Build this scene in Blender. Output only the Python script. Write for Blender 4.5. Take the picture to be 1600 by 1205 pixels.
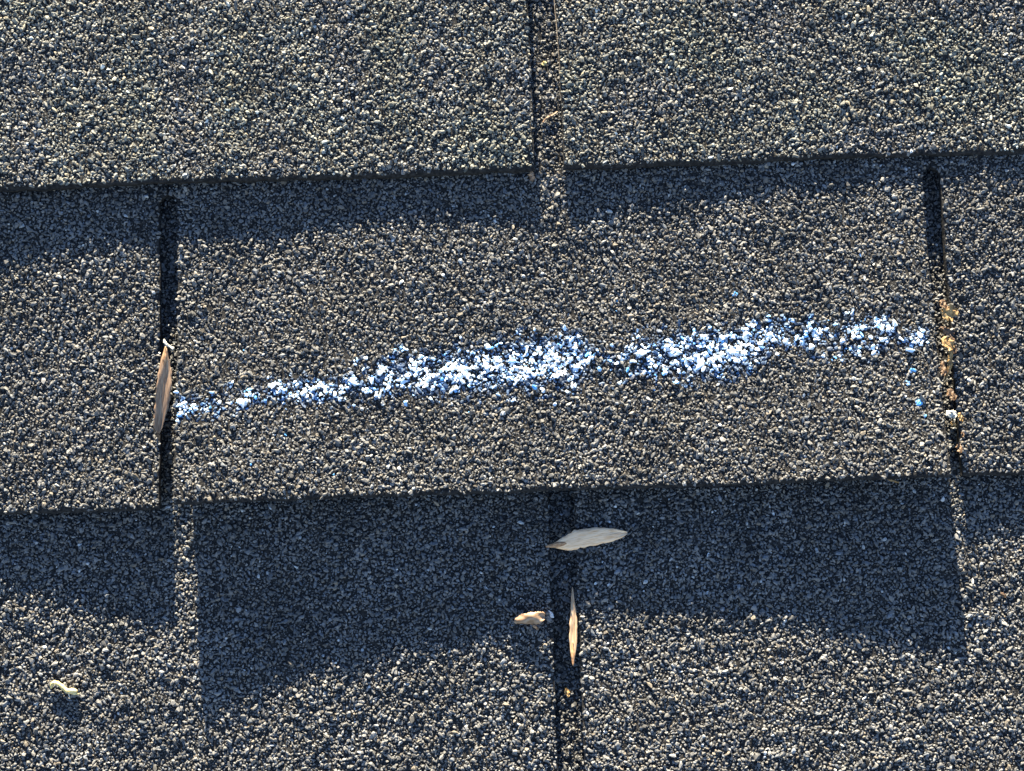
import bpy, math
import numpy as np
from mathutils import Matrix, Vector, Euler

for o in list(bpy.data.objects):
    bpy.data.objects.remove(o)
scene = bpy.context.scene
COL = scene.collection
MM = 0.001
rng = np.random.default_rng(11)

# ------------------------------------------------------------------ frame, camera, sky, sun
PITCH = math.radians(26.5)                       # pitch of the roof slope (up-slope = +Y)
TILT = Matrix.Translation((0, 0, 3.0)) @ Matrix.Rotation(PITCH, 4, 'X')

cam_d = bpy.data.cameras.new('camera')
cam = bpy.data.objects.new('camera', cam_d)
COL.objects.link(cam)
cam_d.sensor_width = 36.0
cam_d.lens = 2200.0 / 1600.0 * 36.0
cam_d.clip_start = 0.01
cam_d.clip_end = 2000.0
cam.matrix_world = TILT @ (Matrix.Translation((136.4 * MM, 5.34 * MM, 556.5 * MM))
                           @ Euler((0.06617, 0.00533, -0.03512), 'XYZ').to_matrix().to_4x4())
scene.camera = cam

SUN_E = math.radians(8.6)                        # elevation over the roof plane (grazing)
SUN_D = math.radians(4.8)                        # from up-slope, slightly left
s_loc = Vector((-math.sin(SUN_D) * math.cos(SUN_E), math.cos(SUN_D) * math.cos(SUN_E), math.sin(SUN_E)))
s_wld = (TILT.to_3x3() @ s_loc).normalized()
world = bpy.data.worlds.new('World')
scene.world = world
world.use_nodes = True
wn = world.node_tree
wn.nodes.clear()
sky = wn.nodes.new('ShaderNodeTexSky')
sky.sky_type = 'NISHITA'
sky.sun_disc = False
sky.sun_elevation = math.asin(s_wld.z)
sky.sun_rotation = math.atan2(s_wld.x, s_wld.y)
sky.altitude = 1500.0
sky.air_density = 1.0
sky.dust_density = 0.1
sky.ozone_density = 3.0
bg = wn.nodes.new('ShaderNodeBackground')
bg.inputs['Strength'].default_value = 0.05
wo = wn.nodes.new('ShaderNodeOutputWorld')
wn.links.new(sky.outputs[0], bg.inputs[0])
wn.links.new(bg.outputs[0], wo.inputs[0])

sun_d = bpy.data.lights.new('sun', 'SUN')
sun_d.energy = 5.0
sun_d.angle = math.radians(0.5)
sun_d.color = (1.0, 0.88, 0.645)
sun = bpy.data.objects.new('sun', sun_d)
COL.objects.link(sun)
sun.rotation_euler = s_wld.to_track_quat('Z', 'Y').to_euler()
sun.location = (0, 2, 5)

vs = scene.view_settings
vs.view_transform = 'Standard'
vs.look = 'None'
vs.gamma = 1.0
vs.use_curve_mapping = False
vs.exposure = 2.8

# ------------------------------------------------------------------ helpers
def nodemat(name):
    m = bpy.data.materials.new(name)
    m.use_nodes = True
    nt = m.node_tree
    b = nt.nodes['Principled BSDF']
    return m, nt, b

def link_obj(name, me, mat=None, parent=None):
    o = bpy.data.objects.new(name, me)
    COL.objects.link(o)
    if mat:
        me.materials.append(mat)
    if parent:
        o.parent = parent
    return o

def mesh_np(name, V, F, tint=None, smooth=False):
    """mesh from numpy arrays, all faces with the same number of corners"""
    V = np.asarray(V, dtype=np.float32)
    F = np.asarray(F, dtype=np.int32)
    n, k = F.shape
    me = bpy.data.meshes.new(name)
    me.vertices.add(len(V))
    me.vertices.foreach_set('co', V.ravel())
    me.loops.add(n * k)
    me.loops.foreach_set('vertex_index', F.ravel())
    me.polygons.add(n)
    me.polygons.foreach_set('loop_start', np.arange(0, n * k, k, dtype=np.int32))
    me.polygons.foreach_set('use_smooth', np.full(n, smooth, dtype=bool))
    if tint is not None:
        a = me.attributes.new('tint', 'FLOAT_COLOR', 'POINT')
        c = np.ones((len(V), 4), dtype=np.float32)
        c[:, :3] = tint
        a.data.foreach_set('color', c.ravel())
    me.update(calc_edges=True)
    return me

def waves(seed, lo, hi, n=10):
    """smooth random field of (x, y) in mm, about -1..1, wavelengths lo..hi"""
    r = np.random.default_rng(seed)
    w = np.exp(r.uniform(np.log(lo), np.log(hi), n))
    a = r.uniform(0, 2 * np.pi, n)
    ph = r.uniform(0, 2 * np.pi, n)
    kx, ky = 2 * np.pi / w * np.cos(a), 2 * np.pi / w * np.sin(a)
    def f(x, y):
        x = np.asarray(x, float); y = np.asarray(y, float)
        s = 0
        for i in range(n):
            s = s + np.sin(kx[i] * x + ky[i] * y + ph[i])
        return s / math.sqrt(n) * 0.8
    return f

def tag(o, label, cat=None, group=None):
    o['label'] = label
    if cat:
        o['category'] = cat
    if group:
        o['group'] = group
    return o

# ------------------------------------------------------------------ materials
def m_granule():
    m, nt, b = nodemat('mineral_granule')
    at = nt.nodes.new('ShaderNodeAttribute'); at.attribute_name = 'tint'
    tc = nt.nodes.new('ShaderNodeTexCoord')
    nz = nt.nodes.new('ShaderNodeTexNoise'); nz.inputs['Scale'].default_value = 1800; nz.inputs['Detail'].default_value = 3
    nt.links.new(tc.outputs['Object'], nz.inputs['Vector'])
    mr = nt.nodes.new('ShaderNodeMapRange')
    mr.inputs['From Min'].default_value = 0.3; mr.inputs['From Max'].default_value = 0.7
    mr.inputs['To Min'].default_value = 0.72; mr.inputs['To Max'].default_value = 1.25
    nt.links.new(nz.outputs['Fac'], mr.inputs['Value'])
    mx = nt.nodes.new('ShaderNodeVectorMath'); mx.operation = 'SCALE'
    nt.links.new(at.outputs['Color'], mx.inputs[0]); nt.links.new(mr.outputs[0], mx.inputs['Scale'])
    nt.links.new(mx.outputs[0], b.inputs['Base Color'])
    b.inputs['Roughness'].default_value = 0.65
    b.inputs['Specular IOR Level'].default_value = 0.3
    return m

def m_mat():
    m, nt, b = nodemat('asphalt_mat')
    tc = nt.nodes.new('ShaderNodeTexCoord')
    nz = nt.nodes.new('ShaderNodeTexNoise'); nz.inputs['Scale'].default_value = 700; nz.inputs['Detail'].default_value = 4
    nt.links.new(tc.outputs['Object'], nz.inputs['Vector'])
    cr = nt.nodes.new('ShaderNodeValToRGB')
    cr.color_ramp.elements[0].position = 0.35; cr.color_ramp.elements[0].color = (0.012, 0.012, 0.0125, 1)
    cr.color_ramp.elements[1].position = 0.75; cr.color_ramp.elements[1].color = (0.040, 0.038, 0.037, 1)
    nt.links.new(nz.outputs['Fac'], cr.inputs[0]); nt.links.new(cr.outputs[0], b.inputs['Base Color'])
    bp = nt.nodes.new('ShaderNodeBump'); bp.inputs['Strength'].default_value = 0.7; bp.inputs['Distance'].default_value = 0.0006
    nt.links.new(nz.outputs['Fac'], bp.inputs['Height']); nt.links.new(bp.outputs[0], b.inputs['Normal'])
    b.inputs['Roughness'].default_value = 0.95
    b.inputs['Specular IOR Level'].default_value = 0.08
    return m

def m_chalk():
    m, nt, b = nodemat('blue_chalk')
    at = nt.nodes.new('ShaderNodeAttribute'); at.attribute_name = 'tint'
    nt.links.new(at.outputs['Color'], b.inputs['Base Color'])
    b.inputs['Roughness'].default_value = 0.95
    b.inputs['Specular IOR Level'].default_value = 0.1
    return m

def m_dry(name, c0, c1, c2, sx=220, sy=2600, rough=0.6, trans=0.12):
    """dry papery plant matter, grain running along local X"""
    m, nt, b = nodemat(name)
    tc = nt.nodes.new('ShaderNodeTexCoord')
    mp = nt.nodes.new('ShaderNodeMapping'); mp.inputs['Scale'].default_value = (sx, sy, sy)
    nt.links.new(tc.outputs['Object'], mp.inputs['Vector'])
    nz = nt.nodes.new('ShaderNodeTexNoise'); nz.inputs['Scale'].default_value = 1.0; nz.inputs['Detail'].default_value = 3
    nt.links.new(mp.outputs[0], nz.inputs['Vector'])
    cr = nt.nodes.new('ShaderNodeValToRGB')
    e = cr.color_ramp.elements
    e[0].position = 0.3; e[0].color = (*c0, 1)
    e[1].position = 0.72; e[1].color = (*c2, 1)
    k = e.new(0.5); k.color = (*c1, 1)
    nt.links.new(nz.outputs['Fac'], cr.inputs[0]); nt.links.new(cr.outputs[0], b.inputs['Base Color'])
    bp = nt.nodes.new('ShaderNodeBump'); bp.inputs['Strength'].default_value = 0.5; bp.inputs['Distance'].default_value = 0.0003
    nt.links.new(nz.outputs['Fac'], bp.inputs['Height']); nt.links.new(bp.outputs[0], b.inputs['Normal'])
    b.inputs['Roughness'].default_value = rough
    return m

M_GRAN, M_MAT, M_CHALK = m_granule(), m_mat(), m_chalk()
M_CREAM = m_dry('cream_papery_wing', (0.62, 0.34, 0.16), (0.82, 0.55, 0.33), (0.86, 0.62, 0.40))
M_TAN = m_dry('tan_papery_wing', (0.14, 0.08, 0.045), (0.25, 0.155, 0.095), (0.36, 0.25, 0.16))
M_STRAW = m_dry('straw_papery_wing', (0.26, 0.15, 0.07), (0.42, 0.28, 0.17), (0.52, 0.38, 0.25))
M_SEED = m_dry('seed_shell', (0.22, 0.10, 0.04), (0.36, 0.19, 0.09), (0.48, 0.30, 0.16), 700, 1500)
M_BROWN = m_dry('brown_leaf', (0.03, 0.016, 0.009), (0.075, 0.04, 0.02), (0.15, 0.085, 0.04), 900, 900)
M_OCHRE = m_dry('ochre_leaf', (0.09, 0.045, 0.013), (0.23, 0.135, 0.045), (0.40, 0.27, 0.12), 900, 900)
M_BUD = m_dry('bud_scale', (0.13, 0.06, 0.025), (0.25, 0.155, 0.09), (0.34, 0.25, 0.18), 300, 700)
M_YELLOW = m_dry('yellow_catkin', (0.42, 0.30, 0.10), (0.58, 0.46, 0.20), (0.68, 0.60, 0.34), 900, 1200)
M_PALE = m_dry('pale_chip', (0.36, 0.33, 0.27), (0.50, 0.47, 0.40), (0.58, 0.56, 0.50), 600, 900)
M_LIT_EDGE = m_dry('lit_edge', (0.07, 0.05, 0.035), (0.13, 0.10, 0.07), (0.24, 0.19, 0.13), 900, 2500)  # tan of the strand that imitates a sunlit tab edge

# ------------------------------------------------------------------ the roof surface
EXPO = 127.0            # exposure of one course
TAB = 304.8             # tab pitch
STEP = 3.7              # rise of a tab's lower edge over the course below
THICK = 2.6
COURSES = [0, 1, 2, 3, 4]
def y_low(c): return (2 - c) * EXPO
def slot_x(c, i): return i * TAB + (0.0 if c % 2 == 0 else TAB / 2)
SLOT_W = {0: 8.0, 1: 11.5, 2: 7.4, 3: 10.4, 4: 8.0}
# lift of the lower edge of each tab in mm: (left corner, middle, right corner)
LIFT = {(1, -1): (9.0, 1.2, 1.0), (1, 0): (1.6, -1.0, 2.2),
        (2, -1): (2.0, 0.6, 5.3), (2, 0): (13.0, 7.8, 13.4), (2, 1): (2.8, 1.2, 3.0),
        (3, -1): (1.0, 0.6, 1.0), (3, 0): (3.0, 2.2, 2.5)}
EDGE = {(2, -1): -1.7, (1, 0): 0.8}      # how far a tab's lower edge hangs below (-) or stops short of (+) its line
RAISE = {(3, 0): 1.7}   # the whole tab rides higher
fields = {}
for c in COURSES:
    for i in (-2, -1, 0, 1, 2):
        fields[c, i] = (waves(100 + c * 10 + i, 45, 160, 8), waves(300 + c * 10 + i, 10, 32, 12), waves(500 + c * 10 + i, 3.2, 9, 14))

def surf(c, i, X, Y):
    v = Y - y_low(c)
    u = np.clip((X - slot_x(c, i)) / TAB, 0, 1)
    z = STEP * (1 - v / EXPO) - {2: 0.045, 3: 0.022}.get(c, 0.004) * np.maximum(v - EXPO, 0)
    if c == 1:
        z = z - 0.030 * np.maximum(v, 0)
    l, m, r = LIFT.get((c, i), (0.6, 0.2, 0.6))
    q = (2 * u - 1)
    cl = m + (r - l) / 2 * q * np.abs(q) ** 0.6 + ((l + r) / 2 - m) * np.abs(q) ** 2.2
    z = z + cl * np.clip(1 - v / 120.0, 0, 1.2) ** 1.45
    z = z + RAISE.get((c, i), 0.0) * np.clip(1 - (v - 90) / 60.0, 0, 1)
    f1, f2, f3 = fields[c, i]
    fade = np.clip(1 - (v - 105) / 25.0, 0.12, 1)
    z = z - 1.3 * np.clip(1 - (v - EDGE.get((c, i), 0.0)) / 1.8, 0, 1) ** 2
    return z + (0.42 * f1(X, Y) + 0.24 * f2(X, Y)) * fade

def edges(c, i, v):
    """left and right x of a tab at height v over its lower edge"""
    w = SLOT_W[c] / 2
    top = EXPO - 3.5 if c != 3 else EXPO + 3.0
    t = np.clip((v - (top - w)) / w, 0, 1)
    half = np.where(v < top, w * np.sqrt(np.clip(1 - t * t, 0, 1)), 0.0)
    half = np.maximum(half, 0.15)
    wob = waves(700 + c, 14, 60, 6)
    wl = 0.28 * wob(slot_x(c, i) + v * 0 + 3, v)
    wr = 0.28 * wob(slot_x(c, i + 1) + v * 0 - 3, v)
    lean = -0.012 * (v - EXPO) if c == 1 else 0.0
    return slot_x(c, i) + half + wl * (half > 1) + lean * 0, slot_x(c, i + 1) - half + wr * (half > 1)

def low_edge(c, i, X):
    return EDGE.get((c, i), 0.0) + 0.20 * waves(920 + c * 7 + i, 2.5, 7, 8)(X, X * 0) + 0.34 * waves(900 + c * 7 + i, 6, 30, 8)(X, X * 0) + 0.5 * waves(950 + c * 7 + i, 60, 200, 4)(X, X * 0)

# view area that gets full-size granules, and a sparser border round it
IN = (-80.0, 356.0, -124.0, 214.0)
OUT = (-210.0, 490.0, -240.0, 300.0)

# rock templates: perturbed icosahedra and, for the border, octahedra
ph = (1 + 5 ** 0.5) / 2
ICO = np.array([(-1, ph, 0), (1, ph, 0), (-1, -ph, 0), (1, -ph, 0), (0, -1, ph), (0, 1, ph), (0, -1, -ph), (0, 1, -ph),
                (ph, 0, -1), (ph, 0, 1), (-ph, 0, -1), (-ph, 0, 1)]) / math.sqrt(1 + ph * ph)
ICF = np.array([(0, 11, 5), (0, 5, 1), (0, 1, 7), (0, 7, 10), (0, 10, 11), (1, 5, 9), (5, 11, 4), (11, 10, 2), (10, 7, 6), (7, 1, 8),
                (3, 9, 4), (3, 4, 2), (3, 2, 6), (3, 6, 8), (3, 8, 9), (4, 9, 5), (2, 4, 11), (6, 2, 10), (8, 6, 7), (9, 8, 1)])
OCT = np.array([(1, 0, 0), (-1, 0, 0), (0, 1, 0), (0, -1, 0), (0, 0, 1), (0, 0, -1)], float)
OCF = np.array([(0, 2, 4), (2, 1, 4), (1, 3, 4), (3, 0, 4), (2, 0, 5), (1, 2, 5), (3, 1, 5), (0, 3, 5)])
def templates(base, n, seed):
    r = np.random.default_rng(seed)
    out = []
    for k in range(n):
        t = base * r.uniform(0.58, 1.25, (len(base), 1))
        t = t * np.array([r.uniform(0.95, 1.8), r.uniform(0.70, 1.05), r.uniform(0.65, 1.05)])
        for _ in range(3):                       # chop flat facets
            nrm = r.normal(size=3); nrm /= np.linalg.norm(nrm)
            d = t @ nrm
            t = t - np.outer(np.maximum(d - 0.54, 0), nrm)
        out.append(t)
    return np.array(out)
CHIP = np.array([(0.62, 0.5, 0.62), (-0.55, 0.6, 0.7), (-0.6, -0.55, 0.6), (0.5, -0.6, 0.7), (1, 0.8, -0.5), (-0.9, 0.9, -0.5), (-1, -0.85, -0.5), (0.85, -0.95, -0.5)]) * 0.85
CHF = np.array([(0, 1, 2), (0, 2, 3), (0, 4, 5), (0, 5, 1), (1, 5, 6), (1, 6, 2), (2, 6, 7), (2, 7, 3), (3, 7, 4), (3, 4, 0)])
T_CHIP = None
T_ICO, T_OCT = templates(ICO, 64, 5), templates(OCT, 24, 6)
T_CHIP = templates(CHIP, 48, 7)
OCF = OCF[:4]
ICF = ICF[ICO[ICF].mean(1)[:, 2] > -0.42]     # the buried underside carries no faces

def rocks(pos, rad, tint, base='ico', grow=1.0, seed=0, idx=None, rot=None):
    """one vertex / face array holding a chip of stone at each position"""
    n = len(pos)
    T, Fb = {'ico': (T_ICO, ICF), 'chip': (T_CHIP, CHF), 'oct': (T_OCT, OCF)}[base]
    r = np.random.default_rng(seed)
    if idx is None:
        idx = r.integers(0, len(T), n)
    if rot is None:
        rot = np.stack([r.uniform(0, 2 * np.pi, n), r.normal(0, 0.38, n), r.normal(0, 0.38, n)], 1)
    ca, sa = np.cos(rot[:, 0]), np.sin(rot[:, 0])
    cb, sb = np.cos(rot[:, 1]), np.sin(rot[:, 1])
    cc, sc = np.cos(rot[:, 2]), np.sin(rot[:, 2])
    V = T[idx] * (rad * grow)[:, None, None]
    x, y, z = V[..., 0], V[..., 1], V[..., 2]
    x, y = x * ca[:, None] - y * sa[:, None], x * sa[:, None] + y * ca[:, None]
    y, z = y * cb[:, None] - z * sb[:, None], y * sb[:, None] + z * cb[:, None]
    x, z = x * cc[:, None] + z * sc[:, None], -x * sc[:, None] + z * cc[:, None]
    V = np.stack([x, y, z], 2) + pos[:, None, :]
    m = V.shape[1]
    F = (Fb[None] + (np.arange(n) * m)[:, None, None]).reshape(-1, 3)
    C = np.repeat(tint, m, axis=0)
    return V.reshape(-1, 3) * MM, F, C, idx, rot

def stone_tints(n, r, c):
    g = r.lognormal(math.log(0.118), 0.22, n)
    t = g[:, None] * np.array([1.0, 0.99, 0.985])
    k = r.random(n)
    warm = k < 0.06
    t[warm] = g[warm, None] * np.array([1.15, 1.0, 0.82])
    cool = (k > 0.10) & (k < 0.20)
    t[cool] = g[cool, None] * np.array([0.90, 0.98, 1.10])
    lite = (k > 0.20) & (k < 0.208)
    t[lite] = r.uniform(0.28, 0.5, lite.sum())[:, None] * np.array([0.97, 1.0, 1.02])
    dark = (k > 0.23) & (k < 0.38)
    t[dark] *= 0.55
    return np.clip(t, 0.012, 0.6)

# the chalk stroke on the middle tab: (x, y, breadth, cover) in mm on the roof
STROKE = np.array([(4.0, 35.8, 10.0, 0.50), (13, 37.4, 9.5, 0.44), (24, 39.8, 9.0, 0.36), (36, 41.6, 8.0, 0.40), (51.9, 43.0, 10.0, 0.75), (64.5, 42.0, 8.8, 0.6),
    (74.6, 44.7, 12.5, 0.45), (89.7, 47.9, 15.0, 0.65), (104.8, 47.4, 15.0, 0.7), (125.0, 49.2, 17.5, 0.75), (142.6, 50.3, 18.8, 0.8),
    (161.5, 51.7, 17.5, 0.9), (166.5, 50.6, 12, 0.1), (171, 50.1, 11, 0.1), (185.3, 52.1, 15.0, 0.6), (205.4, 51.3, 16.2, 0.75), (223.0, 52.0, 16.2, 0.9),
    (233.2, 55.4, 12.5, 0.9), (238.4, 59.0, 12.5, 0.5), (250.9, 57.3, 12.5, 0.5), (260.8, 55.7, 12.5, 0.34), (276.0, 57.2, 14.0, 0.40),
    (291.0, 55.4, 8.0, 0.44), (297.3, 55.6, 5.5, 0.34)])
SPECKS = np.array([(141.5, 19.7), (273.9, 89.4), (236.1, 64.1), (175.0, 43.6), (260.5, 48.1), (290.2, 42.0), (288.7, 37.1), (118.1, 31.8),
    (198.9, 17.7), (292.0, 29.4), (224.0, 74.7), (14.0, 31.7), (32.4, 14.8), (31.8, 43.7), (294.3, 24.8), (101.2, 53.8), (47.1, 49.4),
    (273.8, 62.8), (278.0, 62.6)])
chalk_f1, chalk_f2 = waves(41, 6, 16, 14), waves(42, 2.6, 6, 12)
def chalk_cover(X, Y):
    yc = np.interp(X, STROKE[:, 0], STROKE[:, 1])
    w = np.interp(X, STROKE[:, 0], STROKE[:, 2]) * 0.42
    d = np.interp(X, STROKE[:, 0], STROKE[:, 3])
    t = np.abs(Y - yc) / w
    p = d * np.clip(1.45 - t, 0, 1) ** 0.8 + 0.36 * chalk_f1(X, Y) + 0.30 * chalk_f2(X, Y) - 0.08
    p = np.maximum(p, 0.30 * d * np.clip(2.0 - t, 0, 1) + 0.10 * chalk_f2(X, Y))
    p = np.where((t < 1.9) & (X > 2.5) & (X < 299), p, 0)
    return np.clip(p, 0, 1)

# ------------------------------------------------------------------ build the roof
deck = mesh_np('roof', np.array([(x, y, z) for z in (-34, -14) for (x, y) in ((-640, -420), (950, -420), (950, 720), (-640, 720))]) * MM,
               np.array([(4, 5, 6, 7), (3, 2, 1, 0), (0, 1, 5, 4), (1, 2, 6, 5), (2, 3, 7, 6), (3, 0, 4, 7)]))
roof = link_obj('roof', deck, M_MAT)
roof['kind'] = 'structure'
roof['label'] = 'dark charcoal asphalt shingle roof slope in low sun'
roof.matrix_world = TILT

TAB_LABEL = {(1, -1): 'shingle tab left of the debris-filled slot at the top', (1, 0): 'shingle tab right of the debris-filled slot at the top',
             (2, -1): 'shingle tab left of the slot holding a winged seed', (2, 0): 'curled middle shingle tab bearing the chalk stroke',
             (2, 1): 'shingle tab right of the slot holding brown leaf crumbs', (3, -1): 'shaded shingle tab left of the bottom slot',
             (3, 0): 'shaded shingle tab right of the bottom slot'}

def tab_mesh(c, i):
    vs_ = np.concatenate([[0, 0.5, 1.0, 1.8], np.linspace(3, 108, 28), np.linspace(111, 131, 17), np.linspace(136, 262, 10)])
    nu = 140 if (c, i) in TAB_LABEL else 24
    s = np.linspace(0, 1, nu)
    xl, xr = edges(c, i, vs_)
    X = xl[:, None] + (xr - xl)[:, None] * s[None]
    Y = y_low(c) + vs_[:, None] + np.zeros_like(X)
    Y = Y + low_edge(c, i, X) * np.clip(1 - vs_[:, None] / 6.0, 0, 1)
    Z = surf(c, i, X, Y)
    top = np.stack([X, Y, Z], 2)
    bot = top - np.array([0, 0, THICK])
    nv = len(vs_)
    V = np.concatenate([top.reshape(-1, 3), bot.reshape(-1, 3)]) * MM
    a = (np.arange(nv - 1)[:, None] * nu + np.arange(nu - 1)[None]).ravel()
    F = [np.stack([a, a + 1, a + 1 + nu, a + nu], 1)]
    n0 = nv * nu
    F.append(np.stack([a + n0, a + nu + n0, a + 1 + nu + n0, a + 1 + n0], 1))
    e = np.arange(nu - 1)
    F.append(np.stack([e, e + n0, e + 1 + n0, e + 1], 1))
    k = (nv - 1) * nu
    F.append(np.stack([k + e + 1, k + e + 1 + n0, k + e + n0, k + e], 1))
    w = np.arange(nv - 1) * nu
    F.append(np.stack([w + nu, w + nu + n0, w + n0, w], 1))
    w2 = w + nu - 1
    F.append(np.stack([w2, w2 + n0, w2 + nu + n0, w2 + nu], 1))
    return mesh_np('shingle', V, np.concatenate(F))

def scatter(c, i, box, step, r, hole=None):
    """jittered points on the exposed face of a tab, and on its hidden head where slots of the course above bare it"""
    x0, x1 = max(box[0], slot_x(c, i) - 1), min(box[1], slot_x(c, i + 1) + 1)
    y0, y1 = max(box[2], y_low(c) - 4), min(box[3], y_low(c) + 262)
    if x1 <= x0 or y1 <= y0:
        return np.zeros((0, 2))
    gx, gy = np.meshgrid(np.arange(x0, x1, step), np.arange(y0, y1, step * 0.9))
    gx = gx + (np.arange(gx.shape[0]) % 2)[:, None] * step / 2
    P = np.stack([gx.ravel(), gy.ravel()], 1) + r.uniform(-0.52, 0.52, (gx.size, 2)) * step
    v = P[:, 1] - y_low(c)
    xl, xr = edges(c, i, v)
    lo = low_edge(c, i, P[:, 0])
    ok = (P[:, 0] > xl + 0.25) & (P[:, 0] < xr - 0.25) & (v > lo + 0.9 + r.exponential(0.5, len(v)))
    bare = v < EXPO + 9
    if c - 1 in SLOT_W:
        for j in (-2, -1, 0, 1, 2, 3):
            bare |= (np.abs(P[:, 0] - slot_x(c - 1, j)) < SLOT_W[c - 1] / 2 + 5) & (v < 2 * EXPO + 2)
    ok &= bare
    if hole:
        ok &= ~((P[:, 0] > hole[0]) & (P[:, 0] < hole[1]) & (P[:, 1] > hole[2]) & (P[:, 1] < hole[3]))
    return P[ok]

chalk_parts = []
for c in COURSES:
    for i in ((-2, -1, 0, 1) if c % 2 else (-1, 0, 1)):
        tab = link_obj('shingle', tab_mesh(c, i), M_MAT, roof)
        if (c, i) in TAB_LABEL:
            tab['label'] = TAB_LABEL[c, i]
        r = np.random.default_rng(1000 + c * 20 + i)
        VV, FF, CC, off = [], [], [], 0
        for kind, box, step, hole in (('ico', IN, 1.06, None), ('chip', IN, 1.06, None), ('fine', IN, 1.7, None), ('oct', OUT, 2.25, IN)):
            if kind == 'chip':                       # the smaller stones of the same scatter
                P, rad0 = small
            else:
                P = scatter(c, i, box, step, r, hole)
            n = len(P)
            if not n:
                small = (P, np.zeros(0))
                continue
            f2, f3 = fields[c, i][1], fields[c, i][2]
            if kind == 'ico':
                bare = 0.5 * f3(P[:, 0], P[:, 1]) + r.normal(0, 0.55, n)
                P = P[bare > -1.4]; n = len(P)
                rad = np.clip(r.lognormal(math.log(0.585), 0.31, n), 0.30, 1.25)
                big = rad > 0.53
                small = (P[~big], rad[~big])
                P, rad = P[big], rad[big]; n = len(P)
            elif kind == 'chip':
                rad = rad0
            elif kind == 'fine':
                rad = r.uniform(0.22, 0.42, n)
            else:
                rad = np.clip(r.lognormal(math.log(1.05), 0.2, n), 0.6, 1.6)
            z = surf(c, i, P[:, 0], P[:, 1])
            z = z + rad * r.normal(0.12, 0.28, n) + 0.40 * np.maximum(f3(P[:, 0], P[:, 1]), -0.45)
            pos = np.stack([P[:, 0], P[:, 1], z], 1)
            base = {'ico': 'ico', 'chip': 'chip', 'fine': 'oct', 'oct': 'oct'}[kind]
            tint = stone_tints(n, r, c)
            tint = tint * (1 + 0.16 * fields[c, i][0](P[:, 0] * 2.3, P[:, 1] * 2.3))[:, None]
            tint = tint * {(1, -1): 1.12, (1, 0): 1.06, (2, -1): 0.96, (2, 0): 0.95, (2, 1): 0.93}.get((c, i), 1.05)   # shade of the batch
            if c == 1:                               # faint lichen dust on the upper course
                li = np.clip(0.5 + 0.6 * fields[c, i][0](P[:, 1] * 1.7 + 40, P[:, 0] * 1.7), 0, 1)[:, None]
                tint = tint * (1 + li * np.array([0.16, 0.19, 0.04]))
            sd = int(r.integers(1 << 30))
            if (c, i) == (2, 0) and kind != 'oct':
                cov = chalk_cover(P[:, 0], P[:, 1])
                proud = (z - surf(c, i, P[:, 0], P[:, 1])) / 0.7
                hit = cov + 0.55 * proud + r.normal(0, 0.12, n) > 0.70
                hit &= cov > 0.05
                for sx, sy in SPECKS:
                    hit |= np.hypot(P[:, 0] - sx, P[:, 1] - sy) < r.uniform(0.4, 1.1)
                stray = (r.random(n) < 0.0007) & (P[:, 1] < 75) & (P[:, 1] > 8)
                hit |= stray
                dust = (cov > 0.12) & ~hit            # faint blue dust on the stones between
                tint[dust] = tint[dust] * 0.6 + np.array([0.05, 0.22, 0.54]) * np.clip(cov[dust, None] * 1.1, 0, 1) * r.uniform(0.3, 1.2, (dust.sum(), 1))
                V, F, C, idx, rot = rocks(pos, rad, tint, base, 1.0, sd)
                k = np.where(hit)[0]
                core = np.clip(cov[k] * 1.2 + 0.35 * proud[k] - 0.12, 0, 1)
                blue = np.clip(1 - core + r.normal(0, 0.28, len(k)), 0, 1)[:, None]
                ctint = (1 - blue) * np.array([0.84, 0.90, 0.95]) + blue * np.array([0.15, 0.46, 0.90])
                cap = pos[k] + np.stack([r.normal(0, 0.22, len(k)) * rad[k], r.normal(0, 0.22, len(k)) * rad[k], 0.16 * rad[k]], 1)
                ctint = ctint * r.uniform(0.82, 1.0, (len(k), 1))
                chalk_parts.append(rocks(cap, rad[k] * (0.82 + 0.34 * core + r.uniform(0, 0.18, len(k))) + 0.04, ctint, base, 1.0, 0, idx[k], rot[k])[:3])
            else:
                V, F, C, idx, rot = rocks(pos, rad, tint, base, 1.0, sd)
            VV.append(V); FF.append(F + off); CC.append(C); off += len(V)
        if VV:
            g = link_obj('granules', mesh_np('granules', np.concatenate(VV), np.concatenate(FF), np.concatenate(CC)), M_GRAN, tab)
            g['kind'] = 'stuff'

# ------------------------------------------------------------------ things lying on the roof
def ground_z(x, y):
    """height of the highest shingle surface at (x, y)"""
    best = -50.0
    for c in COURSES:
        v = y - y_low(c)
        if v < 0 or v > 262:
            continue
        for i in (-2, -1, 0, 1):
            xl, xr = edges(c, i, np.array([v]))
            if xl[0] <= x <= xr[0]:
                best = max(best, float(surf(c, i, np.array([x]), np.array([y]))[0]))
    return best

V, F, C = [np.concatenate(a) if k == 0 else a for k, a in enumerate(zip(*[(p[0],) for p in chalk_parts]))][0], [], []
off = 0
for p in chalk_parts:
    F.append(p[1] + off); C.append(p[2]); off += len(p[0])
chalk = link_obj('chalk_mark', mesh_np('chalk_mark', V, np.concatenate(F), np.concatenate(C)), M_CHALK)
tag(chalk, 'pale blue and white chalk line stroked across the middle shingle tab', 'chalk mark')
chalk.matrix_world = TILT

def put(o, x, y, z, heading=0.0, roll=0.0, pitch=0.0):
    """stand a thing on the roof: heading turns it in the roof plane (degrees, 0 = right)"""
    o.matrix_world = TILT @ (Matrix.Translation((x * MM, y * MM, z * MM)) @ Matrix.Rotation(math.radians(heading), 4, 'Z')
                             @ Matrix.Rotation(math.radians(pitch), 4, 'Y') @ Matrix.Rotation(math.radians(roll), 4, 'X'))
    return o

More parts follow.
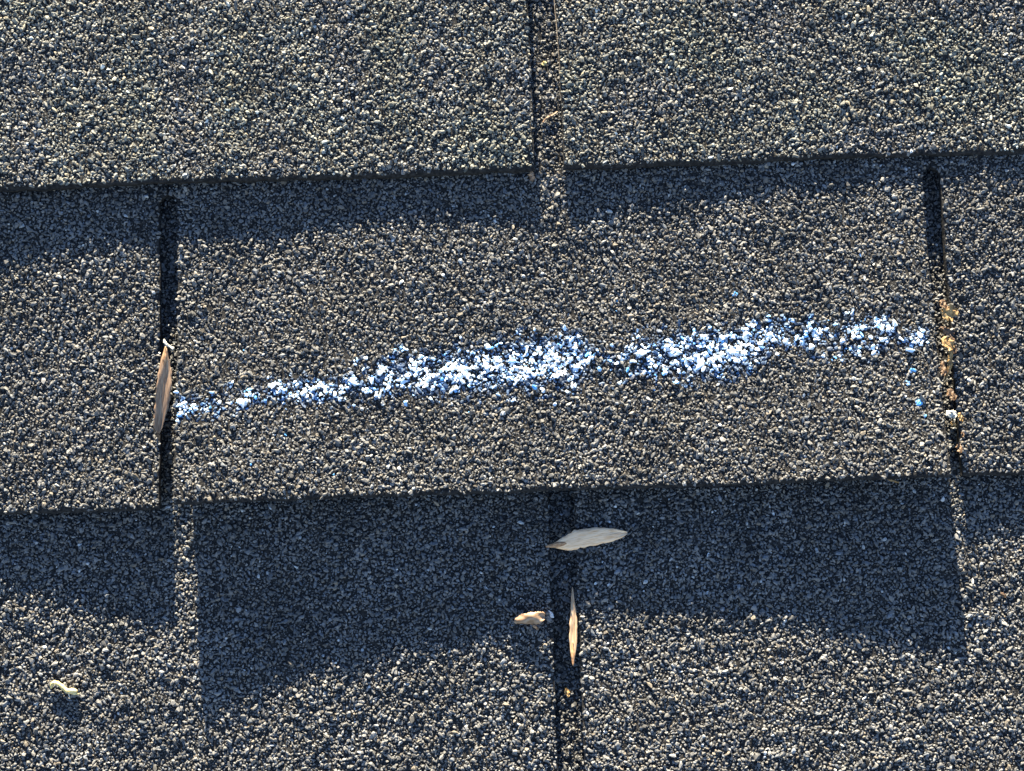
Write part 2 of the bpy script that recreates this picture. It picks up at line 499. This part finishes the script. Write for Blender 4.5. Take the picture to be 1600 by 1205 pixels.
def blade(width, length, bend=0.0, cup=0.0, crease=0.0, twist=0.0, thick=0.35, curl=0.0, seed=1, n=26, m=9, rag=0.03, skew=0.0):
    """closed thin leaf-like shell along +X, mm; width is a list of (t, left, right)"""
    r = np.random.default_rng(seed)
    W = np.array(width)
    t = np.linspace(0, 1, n)
    wl = np.interp(t, W[:, 0], W[:, 1]) * (1 + r.normal(0, rag, n))
    wr = np.interp(t, W[:, 0], W[:, 2]) * (1 + r.normal(0, rag, n))
    s = np.linspace(-1, 1, m)
    lat = np.where(s[None] > 0, s[None] * wl[:, None], s[None] * wr[:, None])
    x = t[:, None] * length + skew * lat
    y = lat + bend * np.sin(t * math.pi)[:, None]
    z = curl * (t ** 2)[:, None] + cup * lat ** 2 + twist * lat * (t - 0.5)[:, None]
    z = z + 0.10 * np.sin(t * 17 + seed)[:, None] * np.abs(s)[None] + 0.06 * np.cos(s * 9)[None]
    z = z + crease * (np.sin(t * 5.2 + seed)[:, None] * np.cos(s * 2.6 + seed)[None] + 0.6 * np.sin(t[:, None] * 11 + s[None] * 3.1))
    edge = np.sqrt(np.clip(1 - s ** 2, 0, 1))[None] * np.clip(np.sin(t * math.pi) * 2.5, 0, 1)[:, None]
    th = thick * (0.25 + 0.75 * edge)
    top = np.stack([x + 0 * z, y + 0 * z, z + th / 2], 2)
    bot = np.stack([x + 0 * z, y + 0 * z, z - th / 2], 2)
    V = np.concatenate([top.reshape(-1, 3), bot.reshape(-1, 3)]) * MM
    a = (np.arange(n - 1)[:, None] * m + np.arange(m - 1)[None]).ravel()
    k = n * m
    F = [np.stack([a, a + m, a + 1 + m, a + 1], 1), np.stack([a + k, a + 1 + k, a + 1 + m + k, a + m + k], 1)]
    w = np.arange(n - 1) * m
    F += [np.stack([w, w + k, w + m + k, w + m], 1), np.stack([w + m - 1, w + 2 * m - 1, w + 2 * m - 1 + k, w + m - 1 + k], 1)]
    e = np.arange(m - 1)
    F += [np.stack([e, e + 1, e + 1 + k, e + k], 1), np.stack([e + k + (n - 1) * m, e + 1 + k + (n - 1) * m, e + 1 + (n - 1) * m, e + (n - 1) * m], 1)]
    return V, np.concatenate(F)

def tube(path, radii, seg=9, seed=0, lump=0.06, flat=1.0):
    """closed tapered tube through points, mm"""
    r = np.random.default_rng(seed)
    P = np.array(path, float)
    n = len(P)
    V = []
    for k in range(n):
        d = P[min(k + 1, n - 1)] - P[max(k - 1, 0)]
        d /= np.linalg.norm(d)
        up = np.array([0, 0, 1.0]) if abs(d[2]) < 0.9 else np.array([1.0, 0, 0])
        a = np.cross(up, d); a /= np.linalg.norm(a)
        b = np.cross(d, a)
        for q in range(seg):
            th = 2 * math.pi * q / seg
            V.append(P[k] + radii[k] * (1 + r.normal(0, lump)) * (math.cos(th) * a + math.sin(th) * b * flat))
    F = []
    for k in range(n - 1):
        for q in range(seg):
            F.append((k * seg + q, k * seg + (q + 1) % seg, (k + 1) * seg + (q + 1) % seg, (k + 1) * seg + q))
    c0, c1 = len(V), len(V) + 1
    V += [P[0], P[-1]]
    for q in range(seg):
        F.append((c0, (q + 1) % seg, q, q))
        F.append((c1, (n - 1) * seg + q, (n - 1) * seg + (q + 1) % seg, (n - 1) * seg + (q + 1) % seg))
    return np.array(V) * MM, [tuple(dict.fromkeys(f)) for f in F]

def mesh_py(name, V, F, smooth=True):
    me = bpy.data.meshes.new(name)
    me.from_pydata([tuple(map(float, v)) for v in V], [], [tuple(map(int, f)) for f in F])
    me.polygons.foreach_set('use_smooth', np.full(len(me.polygons), smooth, dtype=bool))
    me.update()
    return me

def smooth_path(pts, n=14):
    P = np.array(pts, float)
    t = np.linspace(0, len(P) - 1, n)
    out = []
    for a in t:
        k = min(int(a), len(P) - 2)
        f = a - k
        p0, p1, p2, p3 = P[max(k - 1, 0)], P[k], P[k + 1], P[min(k + 2, len(P) - 1)]
        out.append(0.5 * ((2 * p1) + (p2 - p0) * f + (2 * p0 - 5 * p1 + 4 * p2 - p3) * f * f + (3 * p1 - p0 - 3 * p2 + p3) * f ** 3))
    return np.array(out)

def empty(name):
    o = bpy.data.objects.new(name, None)
    o.empty_display_size = 0.005
    COL.objects.link(o)
    return o

def winged_seed(width, length, wing_mat, label, seed, seed_r=0.8, group='winged seeds fallen on the roof', **kw):
    root = empty('winged_seed')
    V, F = blade(width, length, seed=seed, **kw)
    link_obj('wing', mesh_np('wing', V, F, smooth=True), wing_mat, root)
    # seed body: swollen base with a pointed stalk, and a mid rib running into the wing
    L = length
    V, F = tube(smooth_path([(-0.02 * L, 0, 0.1), (0.05 * L, 0, 0.15), (0.12 * L, 0, 0.25), (0.20 * L, 0, 0.22), (0.30 * L, 0, 0.15)], 12),
                list(np.interp(np.linspace(0, 1, 12), [0, .2, .5, .8, 1], [0.22 * seed_r, 0.55 * seed_r, seed_r, 0.6 * seed_r, 0.12])), seg=9, seed=seed, flat=0.45)
    link_obj('seed', mesh_py('seed', V, F), M_SEED, root)
    zc = kw.get('curl', 0.0)
    V, F = tube([(t * L, kw.get('bend', 0.0) * math.sin(t * math.pi), zc * t * t + 0.16) for t in np.linspace(0.22, 0.93, 14)],
                list(np.linspace(0.20, 0.07, 14)), seg=6, seed=seed)
    link_obj('rib', mesh_py('rib', V, F), wing_mat, root)
    tag(root, label, 'seed', group)
    return root

# cream winged seed lying across the bottom slot, in the shade
a = winged_seed([(0, .35, .3), (.04, .4, .4), (.10, .9, 1.2), (.18, 2.1, 2.6), (.30, 3.5, 3.4), (.45, 4.1, 3.3), (.6, 3.9, 3.1), (.75, 3.0, 2.8), (.9, 1.7, 1.9), (.97, .9, 1.1), (1, .35, .5)],
                31.5, M_CREAM, 'cream papery winged seed lying crosswise over the bottom slot', 3, 1.15, cup=-0.02, curl=1.0, bend=0.3, rag=0.05, crease=0.16)
zc = ground_z(165, -18.5)
put(a, 146.4, -21.4, zc + 1.1, 8.0, 2, -1.0)

# tan winged seed standing on edge along the right side of the bottom slot
a = winged_seed([(0, .3, .3), (.05, .35, .4), (.15, 1.1, 1.0), (.3, 1.7, 1.5), (.5, 1.7, 1.5), (.7, 1.2, 1.1), (.88, .6, .5), (1, .12, .12)],
                29.5, M_STRAW, 'narrow tan winged seed on edge along the right side of the bottom slot', 5, 0.9, cup=0.03, twist=0.1, curl=1.2, bend=-0.5, crease=0.15, rag=0.06)
put(a, 154.5, -66.8, ground_z(158.5, -60) + 2.2, 88.5, 10, 8)

# grey-brown winged seed wedged in the left slot
a = winged_seed([(0, .5, .5), (.06, .9, .9), (.15, 1.9, 1.9), (.3, 2.8, 2.5), (.5, 3.0, 2.8), (.7, 2.7, 2.8), (.82, 1.8, 2.6), (.92, 1.2, 2.2), (1, .3, .8)],
                33.5, M_TAN, 'grey brown winged seed wedged lengthwise in the left slot', 7, 1.0, cup=0.10, twist=-0.30, curl=-0.6, bend=0.5, crease=0.28, rag=0.07)
put(a, -0.1, 61.2, max(ground_z(-6, 45), ground_z(6, 45)) + 0.2, -96.0, -12, 2)

# torn bud scale left of the bottom slot
root = empty('bud_scale')
V, F = blade([(0, .6, .5), (.06, 1.5, 1.2), (.2, 2.2, 1.8), (.45, 2.2, 2.3), (.7, 2.2, 3.2), (.88, 2.4, 2.2), (1, 2.0, .5)], 12.2, bend=0.4, cup=-0.09, thick=0.5, seed=9, rag=0.05, curl=0.5, crease=0.5, skew=0.25)
link_obj('scale', mesh_np('scale', V, F, smooth=True), M_BUD, root)
V, F = tube(smooth_path([(7.2, -2.4, 0), (8.0, -4.2, -1.2), (8.4, -5.2, -2.6)], 8), [.55, .5, .45, .4, .45, .6, .6, .3], seg=7, seed=4, lump=0.14)
link_obj('stalk', mesh_py('stalk', V, F), M_BUD, root)
tag(root, 'small torn tan bud scale beside the bottom slot', 'bud scale')
put(root, 132.3, -49.9, ground_z(138, -50) + 2.7, 6, 14, -7)

# curled yellow catkin scrap at the lower left
root = empty('catkin_scrap')
pth = smooth_path([(-1.2, -1.2, 0), (-0.2, 0.9, 0.5), (1.6, 0.8, 0.8), (3.6, -0.7, 0.8), (5.4, -2.2, 0.7), (7.6, -2.3, 0.6), (9.2, -2.6, 0.3)], 22)
V, F = tube(pth, list(np.interp(np.linspace(0, 1, 22), [0, .1, .3, .6, .8, 1], [.35, .7, .85, .9, 1.1, .4])), seg=9, seed=6, lump=0.10)
link_obj('stem', mesh_py('stem', V, F), M_YELLOW, root)
V, F = blade([(0, .4, .3), (.4, .9, .7), (1, .2, .2)], 3.6, thick=0.4, seed=12, n=10, m=5)
q = link_obj('bract', mesh_np('bract', V, F, smooth=True), M_YELLOW, root)
q.location = (6.4 * MM, -3.2 * MM, 0.3 * MM); q.rotation_euler = (0.3, 0, -0.15)
V, F = tube(smooth_path([(5.6, -3.2, 0.2), (5.9, -4.3, 0.1), (6.2, -5.2, 0)], 6), [.3, .28, .25, .25, .3, .2], seg=6, seed=2)
link_obj('stalk', mesh_py('stalk', V, F), M_PALE, root)
tag(root, 'curled pale yellow catkin scrap on the lower left shingle tab', 'plant scrap')
put(root, -47.3, -68.3, ground_z(-43, -70) + 1.2, 0)

def crumb(name, label, cat, mat, x, y, z, w, l, h, heading, seed, cup=0.05, curl=0.6, thick=0.5, group=None, roll=0):
    V, F = blade([(0, w * .5, w * .3), (.15, w * .9, w * .6), (.4, w * .75, w), (.7, w, w * .7), (.88, w * .6, w * .8), (1, w * .25, w * .4)], l,
                 cup=cup, curl=curl, thick=thick, seed=seed, rag=0.24, n=14, m=7, twist=0.15, crease=0.3)
    o = link_obj(name, mesh_np(name, V, F, smooth=False), mat)
    tag(o, label, cat, group)
    return put(o, x, y, z, heading, roll, -6)

# crumbs in the right slot
zr = max(ground_z(299, 55), ground_z(310.5, 55))
def twigish(name, label, cat, mat, pts, rad, seed, lump=0.15, group=None):
    P = smooth_path(pts, 16)
    org = P[0].copy()
    V, F = tube(P - org, list(np.interp(np.linspace(0, 1, 16), np.linspace(0, 1, len(rad)), rad)), seg=7, seed=seed, lump=lump)
    o = link_obj(name, mesh_py(name, V, F, False), mat)
    tag(o, label, cat, group)
    return put(o, *org)
crumb('leaf_crumb', 'crumbly ochre leaf scrap topmost in the right slot', 'leaf scrap', M_OCHRE, 304.0, 63.2, zr - 0.3, 2.9, 6.2, 1, 20, 21, 0.10, 0.8)
crumb('leaf_crumb', 'small brown leaf scrap just under the ochre scrap in right slot', 'leaf scrap', M_BROWN, 303.2, 58.8, zr - 1.4, 1.6, 6.0, 1, -35, 22, -0.12, 0.6)
crumb('leaf_crumb', 'curled tan leaf scrap at the head of the twisted strip', 'leaf scrap', M_OCHRE, 303.6, 54.5, zr - 0.7, 2.1, 6.0, 1, -50, 23, 0.16, 0.7)
twigish('leaf_strip', 'twisted yellow brown leaf strip standing in the right slot', 'leaf scrap', M_OCHRE,
        [(305.8, 54.0, zr - 1.2), (306.6, 50.5, zr - 0.5), (306.2, 46.5, zr - 0.4), (305.9, 43.0, zr - 0.8), (304.6, 38.8, zr - 1.6)], [1.2, .9, 1.0, .8, .5], 31, 0.25)
crumb('pale_chip', 'pale grey flat chip bridging the lower right slot', 'chip', M_PALE, 302.9, 24.8, zr + 1.4, 1.8, 4.2, 1, -8, 24, 0.0, 0.1, 0.5)
crumb('yellow_chip', 'bright ochre chip at right end of the pale chip', 'chip', M_OCHRE, 308.0, 25.0, zr + 1.6, 0.9, 3.6, 1, -80, 25, 0.0, 0.1, 0.6)
crumb('yellow_chip', 'small ochre chip just below the pale chip in right slot', 'chip', M_OCHRE, 304.2, 21.2, zr + 1.0, 0.8, 2.8, 1, -30, 26, 0.0, 0.2, 0.5)
crumb('orange_chip', 'tiny orange chip low on the right edge of right slot', 'chip', M_BROWN, 308.4, 17.6, zr + 2.4, 0.7, 2.4, 1, -75, 27, 0.0, 0.2, 0.5)

for lab, mt, x, y, w, l, hd, sd in (
        ('dark brown leaf scrap above the ochre scrap in right slot', M_BROWN, 304.8, 69.8, 1.5, 4.2, -70, 41),
        ('dark brown leaf scrap beside the upper part of the twisted strip', M_BROWN, 307.6, 55.2, 1.3, 7.0, -84, 42),
        ('dark brown leaf scrap left of the foot of the twisted strip', M_BROWN, 303.6, 45.6, 1.4, 6.2, -92, 43),
        ('brown leaf scrap between the twisted strip and the pale chip', M_BROWN, 305.0, 34.4, 1.6, 5.0, -65, 44),
        ('dark brown leaf scrap lowest in the right slot', M_BROWN, 307.2, 13.4, 1.3, 4.2, -80, 45)):
    crumb('leaf_crumb', lab, 'leaf scrap', mt, x, y, zr - 1.9 + 0.05 * (50 - y), w, l, 1, hd, sd, 0.12, 0.8)

# small scraps elsewhere
twigish('twig_bit', 'tiny forked white twig bit above the seed in left slot', 'twig', M_PALE,
        [(-1.5, 65.0, ground_z(5, 63) - 0.4), (-0.9, 63.4, ground_z(5, 63) + 0.2), (0.7, 62.2, ground_z(5, 63) + 0.4), (2.5, 60.9, ground_z(5, 61) + 0.6)], [.3, .55, .5, .6], 33, 0.18)
crumb('leaf_flake', 'small reddish brown flake hanging under the top left shingle edge', 'leaf scrap', M_TAN, 145.2, 127.6, ground_z(145, 125) + 1.9, 1.2, 4.2, 1, -80, 28, 0.05, -0.8, 0.4)
twigish('leaf_sliver', 'orange brown sliver poking from under the middle shingle edge', 'leaf scrap', M_OCHRE,
        [(276.5, 1.6, ground_z(279, 3) - 3.2), (279, 0.0, ground_z(279, 3) - 2.6), (282.5, -1.2, ground_z(279, 3) - 2.4)], [.25, .5, .3], 34)
crumb('seed_crumb', 'tiny tan seed crumb on the floor of the bottom slot', 'seed scrap', M_OCHRE, 151.4, -76.6, ground_z(152, -78) + 0.9, 1.0, 4.0, 1, -70, 29, 0.05, 0.3, 0.6)
twigish('lit_edge_strand', 'thin pale strand standing in for the sunlit tab edge at top slot', 'lit_edge', M_LIT_EDGE,  # strand added to imitate the sunlit cut edge of the right tab
        [(157.0, 203, ground_z(160, 200) + 0.5), (157.2, 196, ground_z(160, 196) + 0.5), (157.9, 180, ground_z(160, 180) + 0.6), (158.2, 168, ground_z(160, 168) + 0.4), (158.0, 156, ground_z(160, 157) + 0.1)], [.17, .15, .18, .14, .08], 35, 0.25)
twigish('twig_bit', 'short reddish twig bit lying in the top slot', 'twig', M_TAN,
        [(150.8, 147.6, ground_z(152, 148) + 1.0), (153.0, 149.6, ground_z(153, 149) + 1.6), (155.0, 150.4, ground_z(155, 150) + 1.5), (156.8, 151.8, ground_z(156, 151) + 1.3)], [.3, .55, .45, .3], 36, 0.2)
crumb('moss_bit', 'tiny yellow green moss bit in the top slot', 'moss', M_YELLOW, 151.4, 171.6, ground_z(152, 171) + 1.0, 0.8, 2.2, 1, 30, 30, 0.1, 0.3, 0.6)
crumb('orange_chip', 'tiny orange chip on lit shingle at the lower right', 'chip', M_BROWN, 321.6, -45.4, ground_z(322, -45.6) + 1.0, 0.8, 2.6, 1, -40, 37, 0.05, 0.2, 0.5)
